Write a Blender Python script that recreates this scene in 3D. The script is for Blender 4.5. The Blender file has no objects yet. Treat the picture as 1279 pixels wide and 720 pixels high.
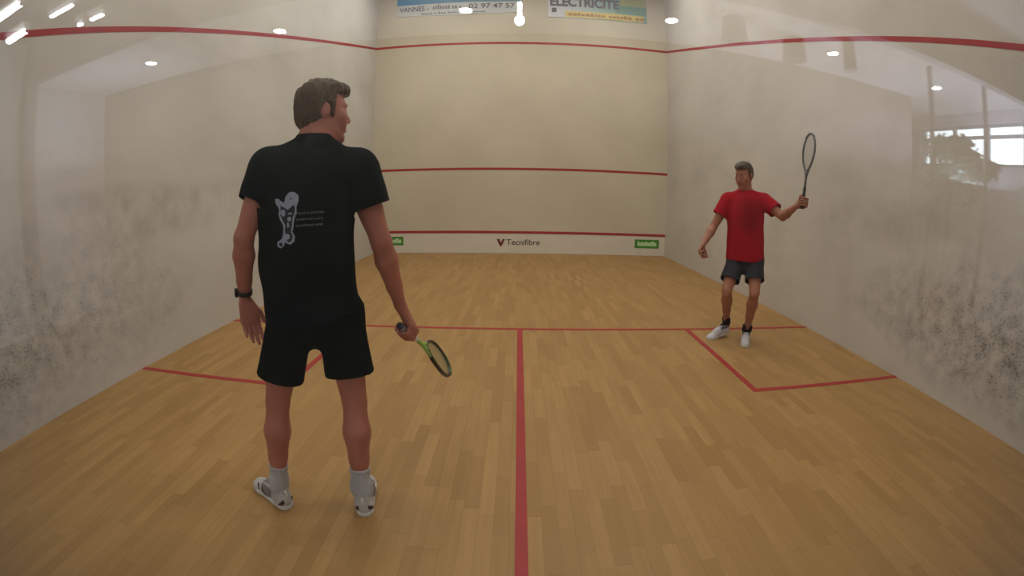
import bpy, bmesh, math, random
import numpy as np
from mathutils import Vector, Matrix
from mathutils.bvhtree import BVHTree
random.seed(4)
rng = np.random.RandomState(7)
sc = bpy.context.scene
COL = sc.collection

# ------------------------------------------------------------------ linking helpers
def tag(o, label=None, cat=None, group=None, kind=None):
    if label: o['label'] = label
    if cat: o['category'] = cat
    if group: o['group'] = group
    if kind: o['kind'] = kind
    return o

def empty(name, loc, rz=0.0):
    o = bpy.data.objects.new(name, None)
    COL.objects.link(o)
    o.location = loc
    o.rotation_euler = (0, 0, rz)
    o.empty_display_size = .1
    return o

def link(name, me, mats, parent=None, world=True):
    o = bpy.data.objects.new(name, me)
    COL.objects.link(o)
    for m in (mats if isinstance(mats, (list, tuple)) else [mats]):
        me.materials.append(m)
    if parent is not None:
        o.parent = parent
        if world:      # the mesh is in world coordinates; keep it there
            o.matrix_parent_inverse = world_of(parent).inverted()
    return o

def world_of(o):
    m = Matrix.LocRotScale(o.location, o.rotation_euler, o.scale)
    if o.parent is not None:
        m = world_of(o.parent) @ o.matrix_parent_inverse @ m
    return m

def from_bm(name, bm, mats, parent=None, smooth=False, world=True):
    bmesh.ops.recalc_face_normals(bm, faces=bm.faces)
    me = bpy.data.meshes.new(name)
    bm.to_mesh(me)
    bm.free()
    if smooth:
        me.shade_smooth()
    return link(name, me, mats, parent, world)

def bx(bm, x0, x1, y0, y1, z0, z1, bevel=0.0, mi=0):
    g = bmesh.ops.create_cube(bm, size=1.0)
    vs = g['verts']
    for v in vs:
        v.co = Vector(((x0 + x1) / 2 + v.co.x * (x1 - x0), (y0 + y1) / 2 + v.co.y * (y1 - y0), (z0 + z1) / 2 + v.co.z * (z1 - z0)))
    fs = {f for v in vs for f in v.link_faces}
    for f in fs: f.material_index = mi
    if bevel > 0:
        es = list({e for v in vs for e in v.link_edges})
        bmesh.ops.bevel(bm, geom=es, offset=bevel, segments=2, affect='EDGES', profile=.5)

def box(name, x0, x1, y0, y1, z0, z1, mat, parent=None, bevel=0.0):
    bm = bmesh.new()
    bx(bm, x0, x1, y0, y1, z0, z1, bevel)
    return from_bm(name, bm, mat, parent)

def cyl(bm, p, q, r1, r2=None, n=24, mi=0):
    r2 = r1 if r2 is None else r2
    p, q = Vector(p), Vector(q)
    d = q - p
    g = bmesh.ops.create_cone(bm, cap_ends=True, segments=n, radius1=r1, radius2=r2, depth=d.length)
    M = Matrix.Translation((p + q) / 2) @ d.to_track_quat('Z', 'Y').to_matrix().to_4x4()
    bmesh.ops.transform(bm, matrix=M, verts=g['verts'])
    for f in {f for v in g['verts'] for f in v.link_faces}:
        f.material_index = mi

def tube(bm, pts, radii, n=10, closed=False, mi=0, flat=None):
    """sweep an (elliptical) ring along pts; flat=(normal, factor) squashes it along that normal"""
    pts = [Vector(p) for p in pts]
    N = len(pts)
    if not isinstance(radii, (list, tuple)): radii = [radii] * N
    rings = []
    prev = None
    for i, p in enumerate(pts):
        if closed: t = (pts[(i + 1) % N] - pts[i - 1]).normalized()
        else: t = (pts[min(i + 1, N - 1)] - pts[max(i - 1, 0)]).normalized()
        if flat is not None:
            a = Vector(flat[0])
            a = (a - t * a.dot(t)).normalized()
        else:
            a = prev if prev is not None else (Vector((0, 0, 1)) if abs(t.z) < .9 else Vector((1, 0, 0)))
            a = (a - t * a.dot(t)).normalized()
        prev = a
        b = t.cross(a)
        k = flat[1] if flat is not None else 1.0
        rings.append([bm.verts.new(p + radii[i] * (math.cos(w) * a * k + math.sin(w) * b)) for w in [2 * math.pi * j / n for j in range(n)]])
    M = N if closed else N - 1
    for i in range(M):
        A, B = rings[i], rings[(i + 1) % N]
        for j in range(n):
            f = bm.faces.new((A[j], A[(j + 1) % n], B[(j + 1) % n], B[j]))
            f.material_index = mi
    if not closed:
        bm.faces.new(rings[0][::-1]).material_index = mi
        bm.faces.new(rings[-1]).material_index = mi

# ------------------------------------------------------------------ materials
def srgb(r, g, b):
    f = lambda c: (c / 255 / 12.92) if c / 255 <= .04045 else ((c / 255 + .055) / 1.055) ** 2.4
    return (f(r), f(g), f(b), 1.0)

class NT:
    def __init__(s, name):
        s.m = bpy.data.materials.new(name)
        s.m.use_nodes = True
        s.t = s.m.node_tree
        s.b = s.t.nodes['Principled BSDF']
        s.out = s.t.nodes['Material Output']
    def n(s, typ, **kw):
        nd = s.t.nodes.new(typ)
        for k, v in kw.items(): setattr(nd, k, v)
        return nd
    def l(s, a, b): s.t.links.new(a, b)
    def math(s, op, a, b=None, c=None, clamp=False):
        nd = s.n('ShaderNodeMath', operation=op)
        nd.use_clamp = clamp
        for i, v in enumerate((a, b, c)):
            if v is None: continue
            if isinstance(v, (int, float)): nd.inputs[i].default_value = v
            else: s.l(v, nd.inputs[i])
        return nd.outputs[0]
    def mix(s, f, a, b, blend='MIX'):
        nd = s.n('ShaderNodeMix', data_type='RGBA', blend_type=blend)
        if isinstance(f, (int, float)): nd.inputs[0].default_value = f
        else: s.l(f, nd.inputs[0])
        for i, v in ((6, a), (7, b)):
            if isinstance(v, tuple): nd.inputs[i].default_value = v
            else: s.l(v, nd.inputs[i])
        return nd.outputs[2]
    def noise(s, scale, detail=3, rough=.5, vec=None):
        nd = s.n('ShaderNodeTexNoise')
        nd.inputs['Scale'].default_value = scale
        nd.inputs['Detail'].default_value = detail
        nd.inputs['Roughness'].default_value = rough
        if vec is not None: s.l(vec, nd.inputs['Vector'])
        return nd.outputs[0]
    def ramp(s, v, a, b):
        nd = s.n('ShaderNodeMapRange')
        nd.inputs[1].default_value = a
        nd.inputs[2].default_value = b
        s.l(v, nd.inputs[0])
        return nd.outputs[0]
    def coord(s, which='Object', scale=(1, 1, 1)):
        tc = s.n('ShaderNodeTexCoord')
        mp = s.n('ShaderNodeMapping')
        mp.inputs['Scale'].default_value = scale
        s.l(tc.outputs[which], mp.inputs[0])
        return mp.outputs[0]
    def sep(s, vec):
        nd = s.n('ShaderNodeSeparateXYZ')
        s.l(vec, nd.inputs[0])
        return nd.outputs
    def bump(s, h, strength=.3, dist=.002):
        nd = s.n('ShaderNodeBump')
        nd.inputs['Strength'].default_value = strength
        nd.inputs['Distance'].default_value = dist
        s.l(h, nd.inputs['Height'])
        s.l(nd.outputs[0], s.b.inputs['Normal'])

def simple(name, col, rough=.6, noise=.12, nscale=20, metal=0.0, spec=.5, bump=0.0):
    t = NT(name)
    v = t.coord()
    n = t.noise(nscale, 4, .6, v)
    dark = tuple(c * (1 - noise) for c in col[:3]) + (1,)
    lite = tuple(min(1, c * (1 + noise)) for c in col[:3]) + (1,)
    t.l(t.mix(t.ramp(n, .3, .7), dark, lite), t.b.inputs['Base Color'])
    t.b.inputs['Roughness'].default_value = rough
    t.b.inputs['Metallic'].default_value = metal
    t.b.inputs['Specular IOR Level'].default_value = spec
    if bump: t.bump(n, bump, .002)
    return t.m

def emissive(name, col, strength):
    t = NT(name)
    t.b.inputs['Base Color'].default_value = (0.8, 0.8, 0.8, 1)
    t.b.inputs['Emission Color'].default_value = col
    t.b.inputs['Emission Strength'].default_value = strength
    return t.m

def floor_material():
    t = NT('wood_strip_floor')
    v = t.coord()
    x, y, z = t.sep(v)
    W, Lp = .067, .42
    xi = t.math('FLOOR', t.math('DIVIDE', x, W))
    wn = t.n('ShaderNodeTexWhiteNoise', noise_dimensions='1D')
    t.l(xi, wn.inputs['W'])
    ys = t.math('ADD', t.math('DIVIDE', y, Lp), t.math('MULTIPLY', wn.outputs[0], 7.3))
    yi = t.math('FLOOR', ys)
    cb = t.n('ShaderNodeCombineXYZ')
    t.l(xi, cb.inputs[0]); t.l(yi, cb.inputs[1])
    w2 = t.n('ShaderNodeTexWhiteNoise', noise_dimensions='3D')
    t.l(cb.outputs[0], w2.inputs[0])
    vg = t.coord('Object', (40, 2.5, 1))
    grain = t.noise(1.0, 5, .6, vg)
    blotch = t.noise(.7, 3, .5, v)
    a = t.mix(w2.outputs[0], srgb(155, 118, 67), srgb(174, 136, 82))
    a = t.mix(t.math('MULTIPLY', t.ramp(grain, .35, .7), .35), a, srgb(142, 105, 58))
    a = t.mix(t.math('MULTIPLY', t.ramp(blotch, .4, .75), .25), a, srgb(150, 124, 74))
    # seams between the strips
    fx = t.math('FRACT', t.math('DIVIDE', x, W)); fy = t.math('FRACT', ys)
    seam = t.math('MAXIMUM', t.math('LESS_THAN', fx, .03), t.math('LESS_THAN', fy, .006))
    a = t.mix(t.math('MULTIPLY', seam, .35), a, srgb(95, 66, 36))
    t.l(a, t.b.inputs['Base Color'])
    t.b.inputs['Roughness'].default_value = .48
    t.b.inputs['Specular IOR Level'].default_value = .3
    return t.m

def plaster_material(name, base=(196, 184, 165), marks=1.0, cy=1.6, cz=.75, ry=1.9, rz=.75, bandk=.42):
    """painted plaster, with black ball marks and grey rubbed patches where the balls strike"""
    t = NT(name)
    v = t.coord()
    x, y, z = t.sep(v)
    big = t.noise(.9, 4, .55, v)
    a = t.mix(t.ramp(big, .3, .7), srgb(*base), srgb(*[max(0, c - 12) for c in base]))
    if marks > 0:
        dy = t.math('DIVIDE', t.math('SUBTRACT', y, cy), ry)
        dz = t.math('DIVIDE', t.math('SUBTRACT', z, cz), rz)
        d2 = t.math('ADD', t.math('MULTIPLY', dy, dy), t.math('MULTIPLY', dz, dz))
        wob = t.noise(1.6, 4, .6, v)
        mask = t.math('MULTIPLY', t.math('SUBTRACT', 1.25, t.math('ADD', d2, t.math('MULTIPLY', wob, .7))), 1.0, clamp=True)
        vs = t.coord('Object', (1, .75, 1.5))
        sp = t.noise(50, 2, .6, vs)
        sp2 = t.noise(9, 3, .6, v)
        thr = t.math('SUBTRACT', .655, t.math('MULTIPLY', mask, .125))
        spots = t.math('MULTIPLY', t.math('SUBTRACT', t.math('ADD', t.math('MULTIPLY', sp, .8), t.math('MULTIPLY', sp2, .2)), thr), 14.0, clamp=True)
        grey = t.math('MULTIPLY', t.math('POWER', mask, .7), t.ramp(sp2, .3, .75))
        a = t.mix(t.math('MULTIPLY', grey, .48 * marks), a, srgb(92, 90, 86))
        a = t.mix(t.math('MULTIPLY', spots, .40 * marks), a, srgb(66, 63, 60))
        # a rubbed grey band at racket height
        by = t.math('DIVIDE', t.math('SUBTRACT', y, 3.1), 1.7); bz = t.math('DIVIDE', t.math('SUBTRACT', z, 1.3), .28)
        band = t.math('SUBTRACT', 1.0, t.math('ADD', t.math('MULTIPLY', by, by), t.math('MULTIPLY', bz, bz)), clamp=True)
        a = t.mix(t.math('MULTIPLY', t.math('MULTIPLY', band, t.ramp(t.noise(3.5, 4, .6, v), .35, .65)), bandk * marks), a, srgb(120, 104, 96))
        smear = t.ramp(t.noise(1.1, 5, .65, t.coord('Object', (1, .6, 1.6))), .5, .78)
        a = t.mix(t.math('MULTIPLY', smear, .22), a, srgb(128, 116, 104))
    t.l(a, t.b.inputs['Base Color'])
    t.b.inputs['Roughness'].default_value = .75
    t.b.inputs['Specular IOR Level'].default_value = .25
    t.bump(t.noise(60, 3, .6, v), .15, .001)
    return t.m

def glass_material():
    t = NT('clear_court_glass')
    tr = t.n('ShaderNodeBsdfTransparent')
    tr.inputs[0].default_value = (.985, .995, .99, 1)
    gl = t.n('ShaderNodeBsdfGlossy')
    gl.inputs['Roughness'].default_value = 0.0
    fr = t.n('ShaderNodeFresnel')
    ge = t.n('ShaderNodeNewGeometry')          # the same reflectance on the way in and on the way out of the pane
    t.l(t.math('ADD', 1.52, t.math('MULTIPLY', ge.outputs['Backfacing'], 1 / 1.52 - 1.52)), fr.inputs['IOR'])
    mx = t.n('ShaderNodeMixShader')
    t.l(fr.outputs[0], mx.inputs[0]); t.l(tr.outputs[0], mx.inputs[1]); t.l(gl.outputs[0], mx.inputs[2])
    t.l(mx.outputs[0], t.out.inputs[0])
    return t.m

def skin_material(name, col):
    t = NT(name)
    v = t.coord()
    n = t.noise(9, 4, .6, v)
    t.l(t.mix(t.ramp(n, .3, .7), col, tuple(c * .8 for c in col[:3]) + (1,)), t.b.inputs['Base Color'])
    t.b.inputs['Roughness'].default_value = .55
    t.b.inputs['Specular IOR Level'].default_value = .35
    t.b.inputs['Subsurface Weight'].default_value = .08
    t.b.inputs['Subsurface Radius'].default_value = (.02, .007, .004)
    t.bump(t.noise(90, 3, .6, v), .1, .001)
    return t.m

M_floor = floor_material()
M_sideL = plaster_material('painted_plaster_left', (204, 199, 190), 1.0, 1.6, .62, 2.2, .72)
M_sideR = plaster_material('painted_plaster_right', (204, 197, 187), 1.4, 1.6, .62, 2.0, .62, .16)
M_front = plaster_material('painted_plaster_front', (204, 194, 172), 0)
M_red = simple('red_line_paint', srgb(156, 34, 32), .55, .08, 6)
M_board = simple('white_board_paint', srgb(214, 206, 190), .5, .03, 5)
M_ceil = simple('white_ceiling_paint', srgb(225, 222, 218), .9, .03, 3)
M_gwall = simple('gallery_wall_paint', srgb(120, 112, 105), .85, .06, 3)
M_gwhite = simple('gallery_white_wall_paint', srgb(205, 203, 205), .85, .04, 3)
M_gfloor = simple('grey_carpet', srgb(72, 68, 66), .95, .15, 60)
M_gdark = simple('grey_soffit_paint', srgb(128, 124, 126), .9, .05, 4)
M_glass = glass_material()
M_steel = simple('brushed_steel', srgb(150, 150, 152), .35, .1, 30, metal=1.0)

# ------------------------------------------------------------------ the court
FY, BY, HX = 9.75, .12, 3.2
def struct(o):
    o['kind'] = 'structure'
    return o
struct(box('floor', -HX - .2, HX + .2, BY - .02, FY + .2, -.12, 0, M_floor))
struct(box('wall_left', -HX - .2, -HX, BY - .02, FY, 0, 6.2, M_sideL))
struct(box('wall_right', HX, HX + .2, BY - .02, FY, 0, 6.2, M_sideR))
struct(box('wall_front', -HX - .2, HX + .2, FY, FY + .2, 0, 6.2, M_front))
struct(box('ceiling', -HX - .2, HX + .2, BY - .12, FY + .2, 6.2, 6.35, M_ceil))
# the glass back wall, and the plaster above it
struct(box('wall_back', -HX, HX, BY, BY + .012, .0, 2.35, M_glass))
struct(box('wall_above_glass', -HX - .2, HX + .2, BY - .1, BY + .02, 2.35, 6.2, M_ceil))

LINES = [0]
def line(name, x0, x1, y0, y1, z0, z1):
    LINES[0] += 1
    o = struct(box('trim_%d' % LINES[0], x0, x1, y0, y1, z0, z1, M_red))
    o['label'] = name
    return o
T = .0025
bxL = 1.677
line('red short line across the floor', -HX, HX, 4.26, 4.31, .0, T)
line('red half court line running down the floor', -.043, .007, BY + .013, 4.26, 0, T)
line('red side line of the right service box', bxL - .025, bxL + .025, 2.745, 4.26, 0, T)
line('red back line of the right service box', bxL + .025, HX, 2.745, 2.795, 0, T)
line('red side line of the left service box', -bxL - .025, -bxL + .025, 2.745, 4.26, 0, T)
line('red back line of the left service box', -HX, -bxL - .025, 2.745, 2.795, 0, T)
line('red out line high on the front wall', -HX, HX, FY - T, FY, 4.57, 4.62)
line('red service line on the front wall', -HX, HX, FY - T, FY, 1.78, 1.83)
def side_line(nm, sx):
    LINES[0] += 1
    bm = bmesh.new()
    xa, xb = sx * HX, sx * (HX - T)
    za, zb = 2.118 + .0305, 4.57      # lower edge at the glass and at the front wall
    vs = []
    for x in (xa, xb):
        for y, z in ((BY + .012, za), (FY, zb)):
            vs.append(bm.verts.new((x, y, z))); vs.append(bm.verts.new((x, y, z + .05)))
    for q in ((0, 1, 3, 2), (4, 6, 7, 5), (0, 4, 5, 1), (2, 3, 7, 6), (1, 5, 7, 3), (0, 2, 6, 4)):
        bm.faces.new([vs[i] for i in q])
    o = struct(from_bm('trim_%d' % LINES[0], bm, M_red))
    o['label'] = nm
side_line('red out line sloping down the left wall', -1)
side_line('red out line sloping down the right wall', 1)

# the board at the foot of the front wall
tin = empty('front_board', (0, FY, 0))
tag(tin, 'low white board with a red top strip along the foot of the front wall', 'board')
bm = bmesh.new(); bx(bm, -HX + .002, HX - .002, FY - .02, FY, 0, .43, .002)
from_bm('panel', bm, M_board, tin)
bm = bmesh.new(); bx(bm, -HX + .002, HX - .002, FY - .03, FY, .43, .48, .006)
tag(from_bm('top_strip', bm, M_red, tin), 'red painted top strip')
M_green = simple('green_sticker', srgb(64, 132, 38), .5, .05, 10)
M_pale = simple('pale_green_ink', srgb(196, 226, 170), .5, .03, 10)
M_ink = simple('dark_ink', srgb(52, 40, 46), .6, .05, 30)
M_inkred = simple('maroon_ink', srgb(110, 40, 48), .6, .05, 30)

def text_mesh(name, body, size, mat, loc, parent, bold=0.0, width=None, rx=math.pi / 2, ext=.0008):
    cu = bpy.data.curves.new(name, 'FONT')
    cu.body = body
    cu.size = size
    cu.extrude = ext
    cu.offset = bold
    cu.align_x = 'LEFT'
    tmp = bpy.data.objects.new(name, cu)
    COL.objects.link(tmp)
    dg = bpy.context.evaluated_depsgraph_get()
    me = bpy.data.meshes.new_from_object(tmp.evaluated_get(dg))
    bpy.data.objects.remove(tmp)
    xs = [v.co.x for v in me.vertices]
    k = (width / (max(xs) - min(xs))) if width else 1.0
    me.transform(Matrix.Scale(k, 4, (1, 0, 0)))
    me.transform(Matrix.Translation(loc) @ Matrix.Rotation(rx, 4, 'X'))
    me.materials.clear()
    me.name = name
    return link(name, me, mat, parent)

def green_sticker(xa, xb, where):
    bm = bmesh.new(); bx(bm, xa, xb, FY - .0225, FY - .0203, .165, .355, .0)
    g = from_bm('advertising_sticker', bm, M_green)
    tag(g, 'green sticker with pale lettering on the front board ' + where, 'sticker', 'green stickers on the front board')
    # the worn pale lettering is too small to read: a band of uneven pale strokes
    bm = bmesh.new()
    x = xa + .07
    k = 0
    r = random.Random(3)
    while x < xb - .09:
        w = r.uniform(.028, .05); h = r.choice((.085, .1, .09, .075))
        bx(bm, x, x + w, FY - .0235, FY - .0226, .215, .215 + h)
        x += w + .006
    from_bm('lettering', bm, M_pale, g)
    return g
green_sticker(-3.09, -2.54, 'beside the person in black')
green_sticker(2.50, 3.06, 'at its right end')
em = empty('board_logo', (0, FY - .021, .24))
tag(em, 'dark shield mark and small dark lettering in the middle of the front board', 'logo')
bm = bmesh.new()
pts = [(-.50, .31), (-.44, .31), (-.405, .235), (-.37, .31), (-.32, .31), (-.37, .19), (-.41, .135), (-.45, .19)]
vs = [bm.verts.new((x, FY - .0222, z)) for x, z in pts]
f = bm.faces.new(vs)
e = bmesh.ops.extrude_face_region(bm, geom=[f])
bmesh.ops.translate(bm, verts=[v for v in e['geom'] if isinstance(v, bmesh.types.BMVert)], vec=(0, .0018, 0))
from_bm('shield_mark', bm, M_inkred, em)
text_mesh('lettering', 'Tecnifibre', .17, M_ink, (-.29, FY - .0215, .185), em, .0015, .71)

# advertising banners at the top of the front wall
def banner(name, x0, x1, z0, z1, sag, mat, label):
    root = empty(name, ((x0 + x1) / 2, FY, z0))
    tag(root, label, 'banner', 'advertising banners above the front wall line')
    bm = bmesh.new()
    nx, nz = 24, 8
    S_ = []
    for side in (0, 1):
        S_.append([[bm.verts.new((x0 + (x1 - x0) * i / nx, FY - .0005 if side else FY - .014 - .004 * math.sin(i * .9) * (1 - j / nz),
              z0 + (z1 - z0) * j / nz - sag * math.sin(math.pi * i / nx) * (1 - j / nz))) for j in range(nz + 1)] for i in range(nx + 1)])
        g = S_[-1]
        for i in range(nx):
            for j in range(nz):
                bm.faces.new((g[i][j], g[i + 1][j], g[i + 1][j + 1], g[i][j + 1]))
    a_, b_ = S_
    for i in range(nx):
        for j in (0, nz): bm.faces.new((a_[i][j], a_[i + 1][j], b_[i + 1][j], b_[i][j]))
    for j in range(nz):
        for i in (0, nx): bm.faces.new((a_[i][j], a_[i][j + 1], b_[i][j + 1], b_[i][j]))
    from_bm('cloth', bm, mat, root)
    return root
t = NT('blue_banner_print')
x, y, z = t.sep(t.coord())
a = t.mix(t.ramp(x, -2.8, -.2), srgb(32, 120, 178), srgb(104, 140, 150))
a = t.mix(t.math('MULTIPLY', t.noise(3, 3, .5, t.coord('Object', (6, 1, 1))), .25), a, srgb(150, 190, 205))
a = t.mix(t.math('LESS_THAN', z, 5.60), a, srgb(196, 198, 194))
t.l(a, t.b.inputs['Base Color']); t.b.inputs['Roughness'].default_value = .5
b1 = banner('advertising_banner', -2.77, -.03, 5.33, 6.05, .03, t.m, 'blue and grey banner reading VANNES 02 97 47 57 high on the front wall')
M_txt1 = simple('grey_violet_ink', srgb(92, 84, 96), .6, .05, 10)
text_mesh('lettering', 'VANNES -', .17, M_txt1, (-2.70, FY - .021, 5.43), b1, .002, .66)
text_mesh('telephone_number', '02 97 47 57', .165, M_txt1, (-1.16, FY - .021, 5.44), b1, .002, 1.0)
bm = bmesh.new(); r = random.Random(8); x = -1.95
while x < -1.32:      # lettering too blurred to read, drawn as uneven strokes
    w = r.uniform(.03, .06); bx(bm, x, x + w, FY - .0215, FY - .0205, 5.45, 5.45 + r.choice((.09, .07, .12))); x += w + r.choice((.015, .015, .05))
x = -2.2
while x < -.8:
    w = r.uniform(.03, .06); bx(bm, x, x + w, FY - .0215, FY - .0205, 5.335, 5.335 + r.choice((.035, .03, .045))); x += w + r.choice((.012, .012, .04))
from_bm('small_print', bm, simple('grey_ink', srgb(130, 128, 128), .6, .05, 10), b1)

t = NT('green_banner_print')
x, y, z = t.sep(t.coord())
a = t.mix(t.ramp(x, .6, 1.9), srgb(206, 204, 210), srgb(130, 160, 140))
a = t.mix(t.math('MULTIPLY', t.math('GREATER_THAN', x, 2.05), t.math('GREATER_THAN', z, 5.42)), a, srgb(104, 140, 122))
a = t.mix(t.math('MULTIPLY', t.math('GREATER_THAN', x, 2.15), t.math('GREATER_THAN', z, 5.62)), a, srgb(150, 152, 100))
yb = t.math('MULTIPLY', t.math('MULTIPLY', t.math('GREATER_THAN', x, .93), t.math('LESS_THAN', x, 2.68)), t.math('MULTIPLY', t.math('LESS_THAN', z, 5.40), t.math('GREATER_THAN', z, 5.25)))
a = t.mix(yb, a, srgb(206, 184, 92))
t.l(a, t.b.inputs['Base Color']); t.b.inputs['Roughness'].default_value = .5
b2 = banner('advertising_banner', .56, 2.76, 5.235, 6.05, .0, t.m, 'pale green and yellow banner reading ELECTRICITE high on the front wall')
text_mesh('lettering', 'ELECTRICITE', .30, M_txt1, (.60, FY - .021, 5.52), b2, .012, 1.52)
bm = bmesh.new(); bx(bm, .645, .745, FY - .0218, FY - .0205, 5.35, 5.46, .0)
tag(from_bm('square_mark', bm, simple('brown_ink', srgb(66, 56, 50), .6, .05, 10), b2), 'small dark brown square')
bm = bmesh.new(); x = 1.0
while x < 2.6:
    w = r.uniform(.04, .09); bx(bm, x, x + w, FY - .0218, FY - .0205, 5.285, 5.285 + r.choice((.06, .075, .05))); x += w + r.choice((.02, .02, .09))
from_bm('small_print', bm, simple('ochre_ink', srgb(160, 118, 58), .6, .05, 10), b2)

# ------------------------------------------------------------------ the gallery behind the glass
GX0, GX1, GY = -5.82, 6.4, -4.45
struct(box('floor_gallery', GX0 - .2, GX1 + .2, -6.6, BY - .02, -.12, 0, M_gfloor))
struct(box('ceiling_gallery', GX0 - .2, GX1 + .2, -6.6, -3.1, 3.0, 3.12, M_ceil))
struct(box('ceiling_gallery_raised', GX0 - .2, GX1 + .2, -3.1, BY - .1, 3.5, 3.62, M_gdark))
struct(box('trim_beam', GX0, GX1, -3.1, -2.98, 2.96, 3.5, M_gdark))
struct(box('wall_gallery_back', GX0 - .2, 5.22, GY - .15, GY, 0, 3.0, M_gwall))
struct(box('wall_gallery_recess', 5.07, 5.22, -6.4, GY - .15, 0, 3.0, M_gwall))
struct(box('wall_gallery_far', 5.22, GX1 + .2, -6.6, -6.4, 0, 3.0, M_gwall))
struct(box('wall_gallery_left', GX0 - .2, GX0, -6.4, BY - .1, 0, 3.5, M_gwhite))
struct(box('wall_gallery_front_left', GX0, -HX - .2, BY - .12, BY - .02, 0, 3.5, M_gwhite))
struct(box('wall_gallery_front_right', HX + .2, GX1, BY - .12, BY - .02, 0, 3.5, M_gwhite))
# right wall with the window in it
WY0, WY1, WZ0, WZ1 = -5.3, -1.9, 2.22, 2.83
bm = bmesh.new()
bx(bm, GX1, GX1 + .2, -6.4, WY0, 0, 3.5); bx(bm, GX1, GX1 + .2, WY1, BY - .1, 0, 3.5)
bx(bm, GX1, GX1 + .2, WY0, WY1, 0, WZ0); bx(bm, GX1, GX1 + .2, WY0, WY1, WZ1, 3.5)
struct(from_bm('wall_gallery_right', bm, M_gwhite))
win = struct(empty('window_1', (GX1 + .1, (WY0 + WY1) / 2, WZ0)))
bm = bmesh.new()
for y0 in (WY0, -4.62, -3.95, -3.28, -2.61, WY1 - .05):
    bx(bm, GX1 + .06, GX1 + .12, y0, y0 + .05, WZ0, WZ1)
for z0 in (WZ0, 2.625, WZ1 - .045):
    bx(bm, GX1 + .062, GX1 + .118, WY0, WY1, z0, z0 + .045)
from_bm('window_frame', bm, simple('grey_window_frame', srgb(140, 144, 152), .5, .04, 5), win)
box('window_pane', GX1 + .088, GX1 + .092, WY0, WY1, WZ0, WZ1, M_glass, win)
struct(box('trim_pillar', GX0 + .002, GX0 + .16, -3.12, -2.96, 0, 3.5, M_gdark))

M_lamp = emissive('lamp_disc', (1.0, .97, .94, 1), 400)
M_tube = emissive('fluorescent_tube_glow', (.95, .97, 1.0, 1), 60)
M_white = simple('white_enamel', srgb(228, 228, 226), .4, .02, 10)
def downlight(x, y, where):
    root = empty('ceiling_light', (x, y, 3.0))
    tag(root, 'round ceiling light reflected ' + where, 'ceiling light', 'recessed lights of the gallery ceiling')
    bm = bmesh.new()
    tube(bm, [(x + .064 * math.cos(a), y + .064 * math.sin(a), 2.995) for a in [2 * math.pi * i / 28 for i in range(28)]], .012, 8, True)
    from_bm('trim_ring', bm, M_white, root, True)
    bm = bmesh.new(); cyl(bm, (x, y, 2.985), (x, y, 2.999), .054, n=28)
    from_bm('diffuser', bm, M_lamp, root)
for x, w in ((-4.15, 'on the left wall below the out line'), (-2.37, 'on the left wall at the out line'), (-.53, 'over the blue banner'),
             (1.343, 'right of the green banner'), (3.205, 'on the right wall just below the red line'), (4.993, 'on the right wall near the bright window')):
    downlight(x, -3.77, w)
def fluorescent(x0, x1, y, z, label, rad=.024):
    root = empty('fluorescent_light', ((x0 + x1) / 2, y, z))
    tag(root, label, 'fluorescent light')
    box('housing', x0, x1, y - .04, y + .04, z + .03, z + .08, M_white, root, .004)
    bm = bmesh.new(); cyl(bm, (x0 + .02, y, z), (x1 - .02, y, z), rad, n=16)
    from_bm('tube', bm, M_tube, root, True)
    bm = bmesh.new()
    for xx in (x0 + .01, x1 - .01):
        bm = bmesh.new(); bx(bm, xx - .01, xx + .01, y - .015, y + .015, z - .015, z + .035); from_bm('lamp_holder', bm, M_white, root)
    ztop = 3.5 if y > -2.98 else 3.0
    for xx in (x0 + .03, x1 - .03):
        bm = bmesh.new(); cyl(bm, (xx, y, z + .08), (xx, y, ztop + .002), .004, n=8); from_bm('suspension_rod', bm, M_steel, root)
fluorescent(-4.75, -3.66, -1.65, 3.0, 'bright white tube light reflected in the extreme top left corner')
fluorescent(-4.53, -4.16, -2.02, 3.0, 'short bright white tube light reflected across the red line at the far left')
fluorescent(-3.78, -3.40, -2.04, 3.0, 'broken looking tube light reflected at the top left above the out line', .010)
fluorescent(-3.79, -3.68, -2.37, 3.0, 'very short tube light reflected just above the left out line', .011)
fluorescent(-3.61, -3.39, -2.38, 3.0, 'dimmer short tube light reflected right of the very short tube', .011)
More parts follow.
